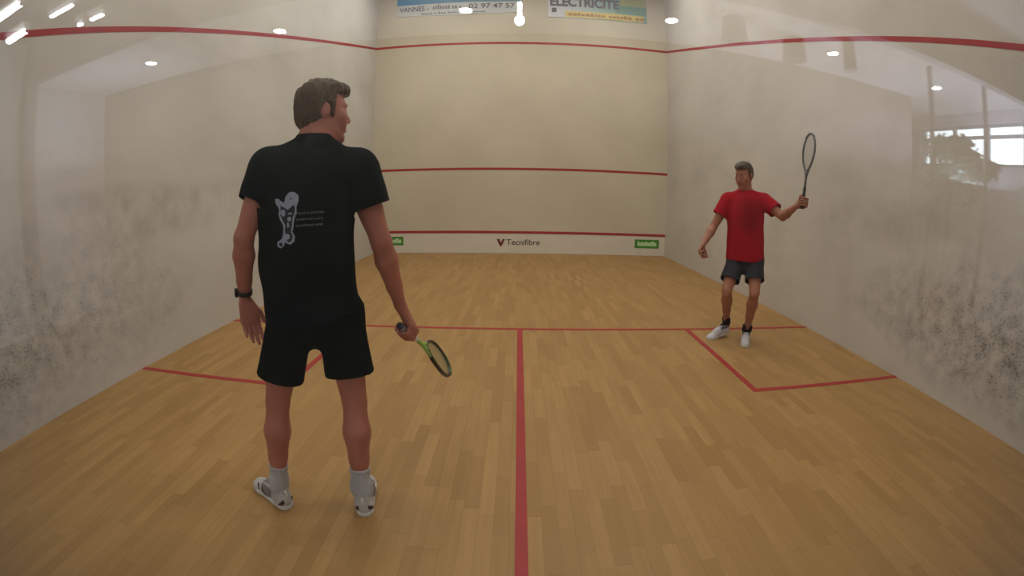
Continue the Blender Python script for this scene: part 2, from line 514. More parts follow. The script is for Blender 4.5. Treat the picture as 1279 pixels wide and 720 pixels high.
# the lit spot hanging near the middle
root = empty('pendant_light', (-.05, -3.78, 3.0))
tag(root, 'narrow upright lamp glow reflected at the top centre beside the blue banner', 'pendant light')
bm = bmesh.new(); cyl(bm, (-.05, -3.60, 2.975), (-.05, -3.90, 2.975), .02, n=16)
from_bm('tube', bm, M_tube, root, True)
bm = bmesh.new(); bmesh.ops.create_uvsphere(bm, u_segments=20, v_segments=12, radius=.045, matrix=Matrix.Translation((-.05, -3.95, 2.95)))
from_bm('bulb', bm, M_lamp, root, True)
box('housing', -.075, -.025, -3.99, -3.58, 2.992, 3.0, M_white, root)
M_shade = simple('grey_lamp_shade', srgb(96, 90, 88), .7, .05, 10)
for x, y, d, h, lab in ((1.86, -3.52, .12, .2, 'grey drum hanging from the gallery ceiling, reflected left above the red line'),
                        (2.62, -3.68, .12, .22, 'grey drum hanging from the gallery ceiling, reflected across the red line'),
                        (3.12, -3.40, .07, .28, 'slim grey drum hanging from the gallery ceiling, reflected right of the wider ones')):
    root = empty('hanging_drum', (x, y, 3.0))
    tag(root, lab, 'ceiling speaker', 'drums hanging from the gallery ceiling')
    bm = bmesh.new(); cyl(bm, (x, y, 3.0 - h), (x, y, 3.0), d, d * .9, 28)
    from_bm('drum_body', bm, M_shade, root)
    bm = bmesh.new(); cyl(bm, (x, y, 3.0 - h - .012), (x, y, 3.0 - h + .004), d * 1.06, d * 1.02, 28)
    from_bm('rim', bm, M_shade, root)
for x, y, lab in ((4.27, -3.30, 'thin grey pole reflected on the right wall left of the bright window'), (5.22, -3.17, 'thin grey pole reflected above the bright window')):
    root = empty('support_pole', (x, y, 0)); tag(root, lab, 'pole')
    bm = bmesh.new(); cyl(bm, (x, y, 0), (x, y, 3.0), .03, n=16); from_bm('shaft', bm, M_gdark, root, True)
    bm = bmesh.new(); cyl(bm, (x, y, 0), (x, y, .015), .08, n=20); from_bm('base_plate', bm, M_gdark, root)

# dark plants that stand inside, in front of the window
M_leaf = simple('dark_green_leaf', srgb(38, 52, 34), .6, .25, 8)
M_bark = simple('brown_bark', srgb(70, 52, 40), .8, .2, 30)
M_pot = simple('terracotta_pot', srgb(140, 78, 52), .8, .1, 12)
def plant(x, y, crowns, label, seed, n):
    root = empty('potted_tree', (x, y, 0)); tag(root, label, 'potted plant')
    bm = bmesh.new(); cyl(bm, (x, y, 0), (x, y, .4), .17, .22, 24); cyl(bm, (x, y, .4), (x, y, .44), .235, .235, 24)
    from_bm('pot', bm, M_pot, root)
    bm = bmesh.new()
    top = max(c[2] for c in crowns)
    tube(bm, [(x, y, .4), (x + .02, y, 1.0), (x - .01, y + .02, 1.6), (x, y, top - .1)], [.03, .026, .02, .01], 10)
    for c in crowns: tube(bm, [(x, y, min(c[2] - .25, 1.6)), ((x + c[0]) / 2, (y + c[1]) / 2, c[2] - .12), c[:3]], [.014, .01, .005], 8)
    from_bm('trunk', bm, M_bark, root, True)
    bm = bmesh.new(); r = random.Random(seed)
    for k in range(n):
        c = r.choice(crowns)
        while True:
            d = Vector((r.uniform(-1, 1), r.uniform(-1, 1), r.uniform(-1, 1)))
            if d.length < 1: break
        p = Vector(c[:3]) + Vector((d.x * c[3], d.y * c[3], d.z * c[4]))
        ax = Vector((r.uniform(-1, 1), r.uniform(-1, 1), r.uniform(-.9, .3))).normalized()
        sd = ax.orthogonal().normalized(); s = r.uniform(.05, .1); up = ax.cross(sd) * .012
        q = [p, p + ax * s * .35 + sd * s * .24, p + ax * s, p + ax * s * .35 - sd * s * .24]
        top_ = [bm.verts.new(v + (up if i in (1, 3) else Vector((0, 0, 0)))) for i, v in enumerate(q)]
        bm.faces.new((top_[0], top_[1], top_[2])); bm.faces.new((top_[0], top_[2], top_[3]))
    from_bm('foliage', bm, M_leaf, root)
plant(5.70, -4.11, [(5.70, -4.26, 2.375, .31, .19), (5.72, -3.97, 2.375, .25, .18), (5.66, -4.0, 2.21, .33, .33), (5.73, -3.78, 2.22, .21, .15), (5.73, -3.52, 2.10, .23, .13), (5.70, -4.0, 1.92, .46, .33)], 'dark leafy plant in a pot reflected against the bright window', 5, 3600)

# ------------------------------------------------------------------ solids from distance fields
class Field:
    def __init__(s, lo, hi, h):
        s.lo = np.array(lo, float); s.h = h
        s.n = np.ceil((np.array(hi) - s.lo) / h).astype(int) + 1
        s.f = np.full(s.n, 1.0, np.float32)
    def win(s, a, b):
        i0 = np.clip(np.floor((np.array(a) - s.lo) / s.h).astype(int), 0, s.n)
        i1 = np.clip(np.ceil((np.array(b) - s.lo) / s.h).astype(int) + 1, 0, s.n)
        sl = tuple(slice(i0[k], i1[k]) for k in range(3))
        g = [(s.lo[k] + s.h * np.arange(i0[k], i1[k])).astype(np.float32) for k in range(3)]
        return sl, g[0][:, None, None], g[1][None, :, None], g[2][None, None, :]
    def put(s, fn, a, b, k, op='add'):
        m = k + 3 * s.h
        sl, X, Y, Z = s.win(np.array(a) - m, np.array(b) + m)
        F = s.f[sl]
        if F.size == 0: return
        d = fn(X, Y, Z)
        if op == 'add':
            if k > 0:
                hh = np.maximum(k - np.abs(F - d), 0) / k
                s.f[sl] = np.minimum(F, d) - hh * hh * k * .25
            else: s.f[sl] = np.minimum(F, d)
        elif op == 'sub':
            d = -d
            if k > 0:
                hh = np.maximum(k - np.abs(F - d), 0) / k
                s.f[sl] = np.maximum(F, d) + hh * hh * k * .25
            else: s.f[sl] = np.maximum(F, d)
    def cone(s, p, q, r1, r2, k=.02, op='add', n=None, sc_=1.0):
        p = np.array(p, float); q = np.array(q, float)
        def T(v):
            if n is None: return v
            return v + np.array(n) * np.dot(v, n) * (1 / sc_ - 1)
        ab = T(q - p); L2 = max(float(ab @ ab), 1e-12)
        def fn(X, Y, Z):
            dx, dy, dz = X - p[0], Y - p[1], Z - p[2]
            if n is not None:
                w = (dx * n[0] + dy * n[1] + dz * n[2]) * (1 / sc_ - 1)
                dx, dy, dz = dx + w * n[0], dy + w * n[1], dz + w * n[2]
            t = np.clip((dx * ab[0] + dy * ab[1] + dz * ab[2]) / L2, 0, 1)
            return (np.sqrt((dx - t * ab[0]) ** 2 + (dy - t * ab[1]) ** 2 + (dz - t * ab[2]) ** 2) - (r1 + (r2 - r1) * t)).astype(np.float32)
        R = max(r1, r2) * max(1, sc_)
        s.put(fn, np.minimum(p, q) - R, np.maximum(p, q) + R, k, op)
    def ccone(s, p, q, r1, r2, k=.01, op='add', n=None, sc_=1.0):
        "cone with flat ends"
        p = np.array(p, float); q = np.array(q, float)
        def fn(X, Y, Z):
            a = q - p
            if n is not None: a = a - np.array(n) * (a @ n) * (1 - 1 / sc_)
            L = float(np.linalg.norm(a)); a = a / L
            dx, dy, dz = X - p[0], Y - p[1], Z - p[2]
            if n is not None:
                w = (dx * n[0] + dy * n[1] + dz * n[2]) * (1 / sc_ - 1)
                dx, dy, dz = dx + w * n[0], dy + w * n[1], dz + w * n[2]
            u = dx * a[0] + dy * a[1] + dz * a[2]
            rad = np.sqrt(np.maximum((dx * dx + dy * dy + dz * dz) - u * u, 0))
            t = np.clip(u / L, 0, 1)
            return np.maximum(rad - (r1 + (r2 - r1) * t), np.abs(u - L / 2) - L / 2).astype(np.float32)
        R = max(r1, r2) * max(1, sc_)
        s.put(fn, np.minimum(p, q) - R, np.maximum(p, q) + R, k, op)
    def ell(s, c, ax, rad, k=.02, op='add'):
        c = np.array(c, float); ax = np.array(ax, float); rad = np.array(rad, float)
        def fn(X, Y, Z):
            dx, dy, dz = X - c[0], Y - c[1], Z - c[2]
            a = [(dx * ax[i][0] + dy * ax[i][1] + dz * ax[i][2]) for i in range(3)]
            k0 = np.sqrt(sum((a[i] / rad[i]) ** 2 for i in range(3)))
            k1 = np.sqrt(sum((a[i] / rad[i] ** 2) ** 2 for i in range(3)))
            return (k0 * (k0 - 1) / np.maximum(k1, 1e-6)).astype(np.float32)
        R = rad.max()
        s.put(fn, c - R, c + R, k, op)
    def cut(s, p, n, k=0.0, a=None, b=None):
        "remove what lies on the side of the plane that n points to (inside the box a..b if given)"
        p = np.array(p, float); n = np.array(n, float) / np.linalg.norm(n)
        A = s.lo if a is None else a; B = s.lo + s.h * (s.n - 1) if b is None else b
        sl, X, Y, Z = s.win(A, B)
        d = ((X - p[0]) * n[0] + (Y - p[1]) * n[1] + (Z - p[2]) * n[2]).astype(np.float32)
        s.f[sl] = np.maximum(s.f[sl], d)
    def wrinkle(s, amp, freq, seed, stretch=(1, 1, 1)):
        r = np.random.RandomState(seed)
        sl, X, Y, Z = s.win(s.lo, s.lo + s.h * (s.n - 1))
        acc = 0
        for i in range(6):
            d = r.normal(size=3); d /= np.linalg.norm(d); d *= np.array(stretch) * freq * r.uniform(.6, 1.6)
            ph = r.uniform(0, 6.28, 2)
            e = r.normal(size=3) * freq * .25
            acc = acc + np.sin(X * d[0] + Y * d[1] + Z * d[2] + ph[0] + 1.3 * np.sin(X * e[0] + Y * e[1] + Z * e[2] + ph[1]))
        s.f += (amp * acc / 3).astype(np.float32)
    def mesh(s, name, mats, parent, smooth=True, post=1):
        f = s.f; h = s.h
        ins = f < 0
        c = ins[:-1, :-1, :-1].astype(np.int8)
        tot = np.zeros(c.shape, np.int8)
        for i in (0, 1):
            for j in (0, 1):
                for k in (0, 1):
                    tot += ins[i:i + c.shape[0], j:j + c.shape[1], k:k + c.shape[2]]
        act = (tot > 0) & (tot < 8)
        idx = np.argwhere(act)
        ids = np.full(act.shape, -1, np.int32); ids[act] = np.arange(len(idx))
        pos = np.zeros((len(idx), 3)); cnt = np.zeros(len(idx))
        corners = [(i, j, k) for i in (0, 1) for j in (0, 1) for k in (0, 1)]
        val = {o: f[idx[:, 0] + o[0], idx[:, 1] + o[1], idx[:, 2] + o[2]].astype(float) for o in corners}
        for o in corners:
            for ax in range(3):
                if o[ax] == 0:
                    o2 = list(o); o2[ax] = 1; o2 = tuple(o2)
                    a, b = val[o], val[o2]
                    m = (a < 0) != (b < 0)
                    t = np.where(m, a / np.where(m, a - b, 1), 0)
                    p = np.tile(np.array(o, float), (len(idx), 1)); p[:, ax] += t
                    pos += p * m[:, None]; cnt += m
        pos = s.lo + h * (idx + pos / cnt[:, None])
        quads = []
        for ax in range(3):
            sh = list(f.shape); sh[ax] -= 1
            a = ins[tuple(slice(0, sh[k]) for k in range(3))]
            b = np.roll(ins, -1, ax)[tuple(slice(0, sh[k]) for k in range(3))]
            e = np.argwhere(a != b)
            u, v = [(1, 2), (2, 0), (0, 1)][ax]
            ok = (e[:, u] > 0) & (e[:, v] > 0) & (e[:, u] < f.shape[u] - 1) & (e[:, v] < f.shape[v] - 1)
            e = e[ok]
            q = []
            for du, dv in ((-1, -1), (0, -1), (0, 0), (-1, 0)):
                w = e.copy(); w[:, u] += du; w[:, v] += dv
                q.append(ids[w[:, 0], w[:, 1], w[:, 2]])
            q = np.stack(q, 1)
            flip = ~a[e[:, 0], e[:, 1], e[:, 2]]
            q[flip] = q[flip][:, ::-1]
            quads.append(q)
        quads = np.concatenate(quads)
        quads = quads[(quads >= 0).all(1)]
        # light Laplacian smoothing takes out the stair steps
        E = np.concatenate([quads[:, [0, 1]], quads[:, [1, 2]], quads[:, [2, 3]], quads[:, [3, 0]]])
        for _ in range(post):
            acc = np.zeros_like(pos); ct = np.zeros(len(pos))
            for k in range(3):
                acc[:, k] = np.bincount(E[:, 0], pos[E[:, 1], k], len(pos)) + np.bincount(E[:, 1], pos[E[:, 0], k], len(pos))
            ct = np.bincount(E[:, 0], minlength=len(pos)) + np.bincount(E[:, 1], minlength=len(pos))
            pos = pos * .5 + .5 * acc / np.maximum(ct, 1)[:, None]
        me = bpy.data.meshes.new(name)
        me.vertices.add(len(pos)); me.vertices.foreach_set('co', pos.astype(np.float32).ravel())
        me.loops.add(len(quads) * 4); me.loops.foreach_set('vertex_index', quads.astype(np.int32).ravel())
        me.polygons.add(len(quads)); me.polygons.foreach_set('loop_start', np.arange(0, len(quads) * 4, 4, dtype=np.int32))
        me.update(calc_edges=True); me.validate()
        if smooth: me.shade_smooth()
        return link(name, me, mats, parent)

def V(*a): return np.array(a, float)
def nrm(a): a = np.array(a, float); return a / np.linalg.norm(a)
def azv(deg): return V(math.sin(math.radians(deg)), math.cos(math.radians(deg)), 0)

def head_axes(az, pitch, roll=0.0):
    F = azv(az); R = V(F[1], -F[0], 0); U = V(0, 0, 1)
    c, s_ = math.cos(math.radians(pitch)), math.sin(math.radians(pitch))
    F, U = F * c + U * s_, U * c - F * s_
    c, s_ = math.cos(math.radians(roll)), math.sin(math.radians(roll))
    R, U = R * c + U * s_, U * c - R * s_
    return R, F, U

def add_head(fd, o, az, pitch, nape, S=1.0, roll=0.0):
    R, F, U = head_axes(az, pitch, roll); ax = (R, F, U)
    P = lambda r, f, u: o + S * (R * r + F * f + U * u)
    fd.ell(P(0, -.012, .035), ax, S * V(.073, .092, .086), .01)
    fd.ell(P(0, .026, -.025), ax, S * V(.060, .062, .080), .03)
    for sg in (-1, 1):
        fd.cone(P(sg * .052, -.004, -.045), P(sg * .020, .064, -.094), S * .018, S * .016, .025)       # jaw
        fd.cone(P(sg * .038, .058, -.018), P(sg * .030, .066, -.05), S * .024, S * .018, .02)         # cheek
    fd.ell(P(0, .068, -.098), ax, S * V(.020, .018, .017), .018)                                       # chin
    fd.cone(P(-.034, .070, .028), P(.034, .070, .028), S * .011, S * .011, .012)                       # brow
    for sg in (-1, 1): fd.ell(P(sg * .031, .096, .004), ax, S * V(.017, .014, .011), .008, 'sub')      # eye sockets
    for sg in (-1, 1):                                                                                 # lids round the eyes
        fd.ell(P(sg * .031, .0695, .004), ax, S * V(.0150, .0142, .0135), .006)
        fd.ell(P(sg * .031, .086, .0035), ax, S * V(.0140, .012, .0056), .002, 'sub')
    fd.cone(P(0, .080, .016), P(0, .101, -.026), S * .0065, S * .0095, .012)                           # nose
    fd.cone(P(-.012, .080, -.040), P(.012, .080, -.040), S * .010, S * .010, .012)                     # upper lip base
    for sg in (-1, 1): fd.ell(P(sg * .011, .092, -.031), ax, S * V(.008, .009, .007), .005)
    fd.cone(P(-.02, .079, -.056), P(.02, .079, -.056), S * .0065, S * .0065, .006)                     # lips
    fd.cone(P(-.017, .079, -.068), P(.017, .079, -.068), S * .007, S * .007, .006)
    fd.cone(P(-.024, .089, -.062), P(.024, .089, -.062), S * .0022, S * .0022, .004, 'sub')
    for sg in (-1, 1):                                                                                 # ears
        e = P(sg * .077, -.012, -.002)
        eax = (nrm(R * sg + F * -.35), nrm(F + R * sg * .35), U)
        fd.ell(e, eax, S * V(.008, .018, .031), .005)
        fd.ell(P(sg * .086, -.012, .004), eax, S * V(.006, .010, .018), .004, 'sub')
    fd.cone(P(0, -.02, -.06), nape, .052, .060, .03)
    return P, ax

def eyes(parent, P, ax, S, m_white, m_iris):
    R, F, U = ax
    for sg in (-1, 1):
        c = Vector(P(sg * .031, .0695, .004))
        bm = bmesh.new()
        bmesh.ops.create_uvsphere(bm, u_segments=16, v_segments=10, radius=.0118 * S, matrix=Matrix.Translation(c))
        ic = c + Vector(F) * .0052 * S + Vector(U) * (-.001) * S
        n0 = len(bm.faces)
        bmesh.ops.create_uvsphere(bm, u_segments=14, v_segments=10, radius=.0074 * S, matrix=Matrix.Translation(ic))
        bm.faces.ensure_lookup_table()
        for f in bm.faces[n0:]: f.material_index = 1
        from_bm('eye', bm, [m_white, m_iris], parent, True)

def finger_chain(fd, p, d, n, seg, rad, curls, k=.0035):
    "d: direction, n: palm normal the finger bends towards"
    for i, L in enumerate(seg):
        a = math.radians(curls[i]); d, n = d * math.cos(a) + n * math.sin(a), n * math.cos(a) - d * math.sin(a)
        q = p + d * L
        fd.cone(p, q, rad[i], rad[i + 1], k if i else .008)
        p = q
    return p

def open_hand(fd, W, d, n, lat, curls=(18, 22, 18), S=1.0, spread=3, thumb=(35, 15)):
    """W wrist, d towards the fingers, n the way the palm faces, lat towards the thumb"""
    d = nrm(d); n = nrm(n - d * (n @ d)); lat = nrm(lat - d * (lat @ d) - n * (lat @ n))
    off = [.030, .0105, -.009, -.027]; kn = [.088, .091, .087, .079]
    segs = [(.040, .025, .019), (.045, .028, .020), (.041, .026, .020), (.032, .019, .018)]
    rad = [(.0095, .0088, .0080, .0068)] * 3 + [(.0085, .0078, .0070, .006)]
    for i in range(4):
        K = W + S * (d * kn[i] + lat * off[i])
        fd.cone(W + S * (lat * off[i] * .55 + d * .012), K, S * .0150, S * .0115, .012)
        a = math.radians(spread * (1.5 - i))
        dd = d * math.cos(a) + lat * math.sin(a)
        cu = [c * (1 + .12 * i) for c in curls]
        finger_chain(fd, K, dd, n, [S * v for v in segs[i]], [S * v for v in rad[i]], cu)
    a, b = [math.radians(v) for v in thumb]
    T0 = W + S * (d * .022 + lat * .020 + n * .006)
    td = nrm(d * math.cos(a) + lat * math.sin(a) + n * math.sin(b))
    T1 = T0 + td * S * .042
    fd.cone(T0, T1, S * .0155, S * .0125, .012)
    td2 = nrm(td + d * .5 + n * .15); T2 = T1 + td2 * S * .032
    fd.cone(T1, T2, S * .0115, S * .0102, .004)
    td3 = nrm(td2 + n * .3); fd.cone(T2, T2 + td3 * S * .024, S * .0102, S * .0078, .004)

def grip_hand(fd, butt, a, out, wr, s0=.022, r_h=.0165, S=1.0):
    """closed hand round a handle: a from the butt to the head, out towards the back of the hand, wr wrist"""
    a = nrm(a); out = nrm(out - a * (out @ a)); w = wr - butt; w = w - a * (w @ a)
    dn = np.cross(a, out)
    if dn @ w > 0: dn = -dn
    pos = lambda s, ph, r: butt + a * s + r * (math.cos(math.radians(ph)) * out + math.sin(math.radians(ph)) * dn)
    for i, s in enumerate([s0, s0 + .0205, s0 + .042, s0 + .064]):     # little finger first
        K = pos(s, -8, .040)
        fd.cone(wr + a * (s - s0 - .03) * .35, K, .0155, .0125, .014)
        pts = [K, pos(s + .003, 48, .040), pos(s + .005, 108, r_h + .0105), pos(s + .006, 168, r_h + .0095), pos(s + .006, 205, r_h + .009)]
        r = [.0115, .0100, .0094, .0088, .0078]
        if i == 0: r = [v * .9 for v in r]
        for j in range(4): fd.cone(pts[j], pts[j + 1], r[j], r[j + 1], .003 if j else .006)
    fd.cone(wr, pos(s0 + .03, -60, .030), .019, .019, .014)             # heel and ball of the thumb
    fd.cone(wr + a * .012, pos(s0 + .055, -95, .033), .017, .0145, .012)
    th = [pos(s0 + .055, -95, .033), pos(s0 + .078, -130, .030), pos(s0 + .088, -165, r_h + .0105)]
    fd.cone(th[0], th[1], .0135, .0115, .006)
    fd.cone(th[1], th[2], .0112, .0088, .004)

def arm(fd, sh, el, wr, fr, S=1.0):
    fd.cone(sh, sh + (el - sh) * .25, .052 * S, .050 * S, .03)
    fd.cone(sh + (el - sh) * .2, el, .048 * S, .037 * S, .02)
    fd.ell(sh + (el - sh) * .5 + fr * .008, (nrm(el - sh), nrm(np.cross(el - sh, fr)), nrm(np.cross(np.cross(el - sh, fr), el - sh))), S * V(.1, .043, .045), .02)
    fd.cone(el, el + (wr - el) * .28, .0365 * S, .0425 * S, .015)
    fd.cone(el + (wr - el) * .28, el + (wr - el) * .7, .0425 * S, .030 * S, .012)
    fd.cone(el + (wr - el) * .7, wr, .030 * S, .0235 * S, .012)

def leg(fd, hip, kn, an, fr, S=1.0):
    fd.cone(hip, hip + (kn - hip) * .5, .083 * S, .070 * S, .03)
    fd.cone(hip + (kn - hip) * .5, kn, .070 * S, .051 * S, .02)
    fd.ell(kn + fr * .014, (nrm(np.cross(kn - an, fr)), nrm(fr), nrm(kn - an)), S * V(.042, .040, .05), .015)      # knee cap
    fd.cone(kn, kn + (an - kn) * .32 - fr * .012, .047 * S, .056 * S, .015)
    fd.cone(kn + (an - kn) * .30 - fr * .014, kn + (an - kn) * .62 - fr * .004, .0565 * S, .042 * S, .015)
    fd.cone(kn + (an - kn) * .6 - fr * .004, an, .041 * S, .031 * S, .015)

def torso(fd, P, r, f, infl=0.0, k=.05, W=1.0):
    ax = (r, f, V(0, 0, 1))
    up = nrm(P['upper'] - P['waist'])
    fr = nrm(f - up * (f @ up)); ax = (nrm(np.cross(fr, up)), fr, up)
    fd.ell(P['pelvis'] - f * .01, (r, f, V(0, 0, 1)), V(.148 * W + infl, .108 + infl, .125), k)
    fd.ell(P['waist'], ax, V(.140 * W + infl, .096 + infl, .15), k)
    fd.ell(P['chest'], ax, V(.160 * W + infl, .108 + infl, .165), k)
    fd.ell(P['upper'] + up * -.01, ax, V(.165 * W + infl, .088 + infl, .085), k)
    for s in ('shL', 'shR'):
        fd.cone(P['upper'] + up * .02, P[s], .058 + infl * .6, .052 + infl, k)
        fd.cone(P['neck'] + up * .005, P['upper'] * .35 + P[s] * .65 + up * .030, .046 + infl * .3, .034 + infl * .5, .035)

def shoe(parent, heel, toe, style, pitch=0.0, lift=0.0, panel=True):
    """a low court shoe; built along +y from the heel and then placed"""
    Ls = .285
    up_m, sole_m, acc_m, dark_m = style
    fd = Field((-.07, -.02, -.01), (.07, .31, .13), .0034)
    fd.cone((0, .042, .038), (0, .060, .040), .037, .036, .02)
    fd.cone((0, .048, .060), (0, .054, .088), .037, .038, .02)
    fd.cone((0, .060, .036), (.004, .160, .038), .034, .035, .03)
    fd.cone((.004, .150, .036), (.002, .238, .020), .038, .036, .03, n=V(0, 0, 1), sc_=.95)
    fd.ell((.000, .238, .022), np.eye(3), (.042, .045, .028), .02)
    fd.cone((0, .095, .076), (0, .160, .060), .024, .020, .03)
    fd.ccone((0, .055, .080), (0, .055, .14), .029, .035, .004, 'sub', n=V(0, 1, 0), sc_=1.15)
    fd.cut((0, .05, .098), (0, .12, 1)); fd.cut((0, 0, .012), (0, 0, -1))
    piv = Matrix.Translation(Vector(heel)) @ Matrix.Rotation(-math.atan2(toe[0] - heel[0], toe[1] - heel[1]), 4, 'Z')
    M = piv @ Matrix.Translation((0, .0, lift)) @ Matrix.Translation((0, .20, 0)) @ Matrix.Rotation(math.radians(-pitch), 4, 'X') @ Matrix.Translation((0, -.20, 0))
    root = fd.mesh('shoe', up_m, None, True, 2)
    fs = Field((-.07, -.02, -.01), (.07, .31, .05), .0034)
    fs.cone((0, .045, .012), (0, .1, .012), .040, .037, .02); fs.cone((0, .1, .012), (.004, .2, .012), .037, .044, .02)
    fs.ell((.001, .235, .012), np.eye(3), (.045, .052, .03), .02)
    fs.cut((0, 0, .022), (0, -.03, 1)); fs.cut((0, 0, 0), (0, 0, -1))
    s_ = fs.mesh('sole', [sole_m], None, True, 1)
    bm = bmesh.new()
    for i in range(5):
        y = .105 + i * .018; z = .094 - i * .0065
        tube(bm, [(-.022, y, z - .012), (-.008, y + .004, z + .001), (.008, y + .008, z + .001), (.022, y + .012, z - .014)], .0028, 6)
    tube(bm, [(0, .11, .098), (-.02, .10, .094), (-.026, .11, .085), (0, .112, .098), (.02, .10, .094), (.026, .11, .085)], .0024, 6)
    l_ = from_bm('laces', bm, acc_m, None, True)
    bm = bmesh.new(); tube(bm, [(0, .012, .06), (0, .008, .085), (0, .012, .098), (0, .02, .088)], .006, 8)
    h_ = from_bm('heel_tab', bm, acc_m, None, True)
    root.matrix_world = M
    root.parent = parent
    root.matrix_parent_inverse = world_of(parent).inverted()
    for c in (s_, l_, h_): c.parent = root
    return root

def sock(parent, an, kn, mat, top, fr, r0=.037, r1=.043):
    fd = Field(np.minimum(an, kn) - .1, np.maximum(an, kn) * 1.0 + .1, .0035)
    d = nrm(kn - an)
    q = an + d * top
    fd.ccone(an - d * .06, q, r0 - .003, r1, .006)
    fd.ccone(q - d * .012, q, r1 + .0025, r1 + .003, .004)
    for i in range(3): fd.cone(an + d * (.005 + .02 * i) - V(*nrm(np.cross(d, fr))) * .02, an + d * (.008 + .02 * i) + nrm(np.cross(d, fr)) * .02, r0 - .006, r0 - .006, .006)
    fd.ccone(q - d * .01, q + d * .01, r1 - .006, r1 - .006, 0, 'sub')
    return fd.mesh('sock', mat, parent, True, 1)

def bounds(P, m=.14):
    A = np.array(list(P.values())); return A.min(0) - m, A.max(0) + m

def hair_material(name, dark, lite):
    t = NT(name)
    v = t.coord('Object', (1, 1, .35))
    n = t.noise(160, 4, .7, v); n2 = t.noise(14, 3, .5, t.coord())
    a = t.mix(t.ramp(n, .35, .65), dark, lite)
    a = t.mix(t.math('MULTIPLY', t.ramp(n2, .35, .65), .35), a, dark)
    t.l(a, t.b.inputs['Base Color']); t.b.inputs['Roughness'].default_value = .6; t.b.inputs['Specular IOR Level'].default_value = .3
    t.bump(n, .8, .004)
    return t.m

def fabric(name, col, noise=.12):
    t = NT(name)
    v = t.coord()
    n = t.noise(5, 4, .6, v)
    a = t.mix(t.ramp(n, .3, .7), tuple(c * (1 - noise) for c in col[:3]) + (1,), tuple(c * (1 + noise) for c in col[:3]) + (1,))
    t.l(a, t.b.inputs['Base Color']); t.b.inputs['Roughness'].default_value = .95; t.b.inputs['Specular IOR Level'].default_value = .06
    t.b.inputs['Sheen Weight'].default_value = .0
    wv = t.noise(500, 2, .5, v)
    t.bump(t.math('ADD', t.math('MULTIPLY', wv, .12), t.math('MULTIPLY', t.noise(14, 3, .5, v), 3.0)), .3, .003)
    return t.m, t, a

def lips(parent, P, m):
    bm = bmesh.new()
    for u, rr in ((-.0575, .0042), (-.0665, .0048)):
        tube(bm, [P(-.021, .0815, -.0615), P(-.011, .0875, u), P(0, .0890, u - .0008), P(.011, .0875, u), P(.021, .0815, -.0615)], [.0012, rr * .8, rr, rr * .8, .0012], 8)
    from_bm('lips', bm, m, parent, True)
M_lips = simple('muted_pink_lips', srgb(140, 78, 68), .5, .05, 30)

def racket(label, butt, a, w, frame_m, accent_m, grip_m, string_m, head_w=.092, head_l=.20, cap_m=None, bump_m=None):
    """butt: end of the handle, a: towards the tip, w: the width direction of the head"""
    a = Vector(nrm(a)); w = Vector(w); w = (w - a * w.dot(a)).normalized(); n = a.cross(w); butt = Vector(butt)
    P = lambda s, t_, q=0.0: butt + a * s + w * t_ + n * q
    root = empty('squash_racket', butt); tag(root, label, 'squash racket')
    Lr, th = .685, .335
    # head outline: a teardrop that narrows to the throat
    pts = []
    for i in range(64):
        u = 2 * math.pi * i / 64
        yy = math.cos(u); xx = math.sin(u)
        s = (Lr - .012 - head_l) + head_l * yy if yy > -.2 else None
        k = (1 - yy) / 2                               # 0 tip, 1 throat
        wid = head_w * xx * (1 - .18 * k * k - .25 * max(0, k - .55))
        pts.append(P(Lr - .012 - (Lr - .012 - th) * k, wid))
    bm = bmesh.new(); tube(bm, pts, .0085, 8, True, flat=(n, 1.25))
    fr = from_bm('head_frame', bm, frame_m, root, True)
    bm = bmesh.new(); tube(bm, [pts[i % 64] + (pts[i % 64] - P(.5, 0)).normalized() * .004 for i in range(-7, 8)], .0088, 8, flat=(n, 1.5))
    from_bm('bumper', bm, bump_m or frame_m, root, True)
    bm = bmesh.new()
    tube(bm, [P(.17, 0), P(.24, 0), P(.29, 0), P(th + .004, 0)], [.010, .0095, .0105, .011], 12)
    for sg in (-1, 1): tube(bm, [P(.27, 0), P(.305, sg * .014), P(th + .02, sg * .034)], [.008, .008, .0085], 10)
    from_bm('shaft', bm, accent_m, root, True)
    bm = bmesh.new()
    tube(bm, [P(0.006, 0), P(.010, 0), P(.02, 0), P(.18, 0), P(.19, 0)], [.0155, .0165, .0155, .0145, .0115], 16, flat=(n, .9))
    for i in range(16): tube(bm, [P(.02 + .01 * i, .0150 - .00006 * i), P(.0235 + .01 * i, 0, .0138), P(.027 + .01 * i, -.0150 + .00006 * i)], .0012, 5)
    from_bm('grip', bm, grip_m, root, True)
    bm = bmesh.new()
    tube(bm, [P(-.002, 0), P(.001, 0), P(.008, 0)], [.013, .0165, .0168], 16, flat=(n, .9))
    from_bm('butt_cap', bm, cap_m or grip_m, root, True)
    # strings
    ol = [((p - butt).dot(a), (p - butt).dot(w)) for p in pts]
    def half(s):
        best = 0
        for i in range(64):
            (s0, t0), (s1, t1) = ol[i], ol[(i + 1) % 64]
            if (s0 - s) * (s1 - s) <= 0 and abs(s1 - s0) > 1e-9:
                best = max(best, abs(t0 + (t1 - t0) * (s - s0) / (s1 - s0)))
        return best
    bm = bmesh.new()
    s = th + .02
    while s < Lr - .02:
        h_ = half(s); bx_ = .0009
        if h_ > .01: cyl(bm, P(s, -h_), P(s, h_), bx_, n=5)
        s += .0125
    for j in range(-6, 7):
        t_ = j * .0135
        ss = [th + i * .002 for i in range(int((Lr - th) / .002)) if half(th + i * .002) > abs(t_) + .001]
        if len(ss) > 2: cyl(bm, P(ss[0], t_, .0006), P(ss[-1], t_, .0006), .0009, n=5)
    from_bm('strings', bm, string_m, root)
    return root

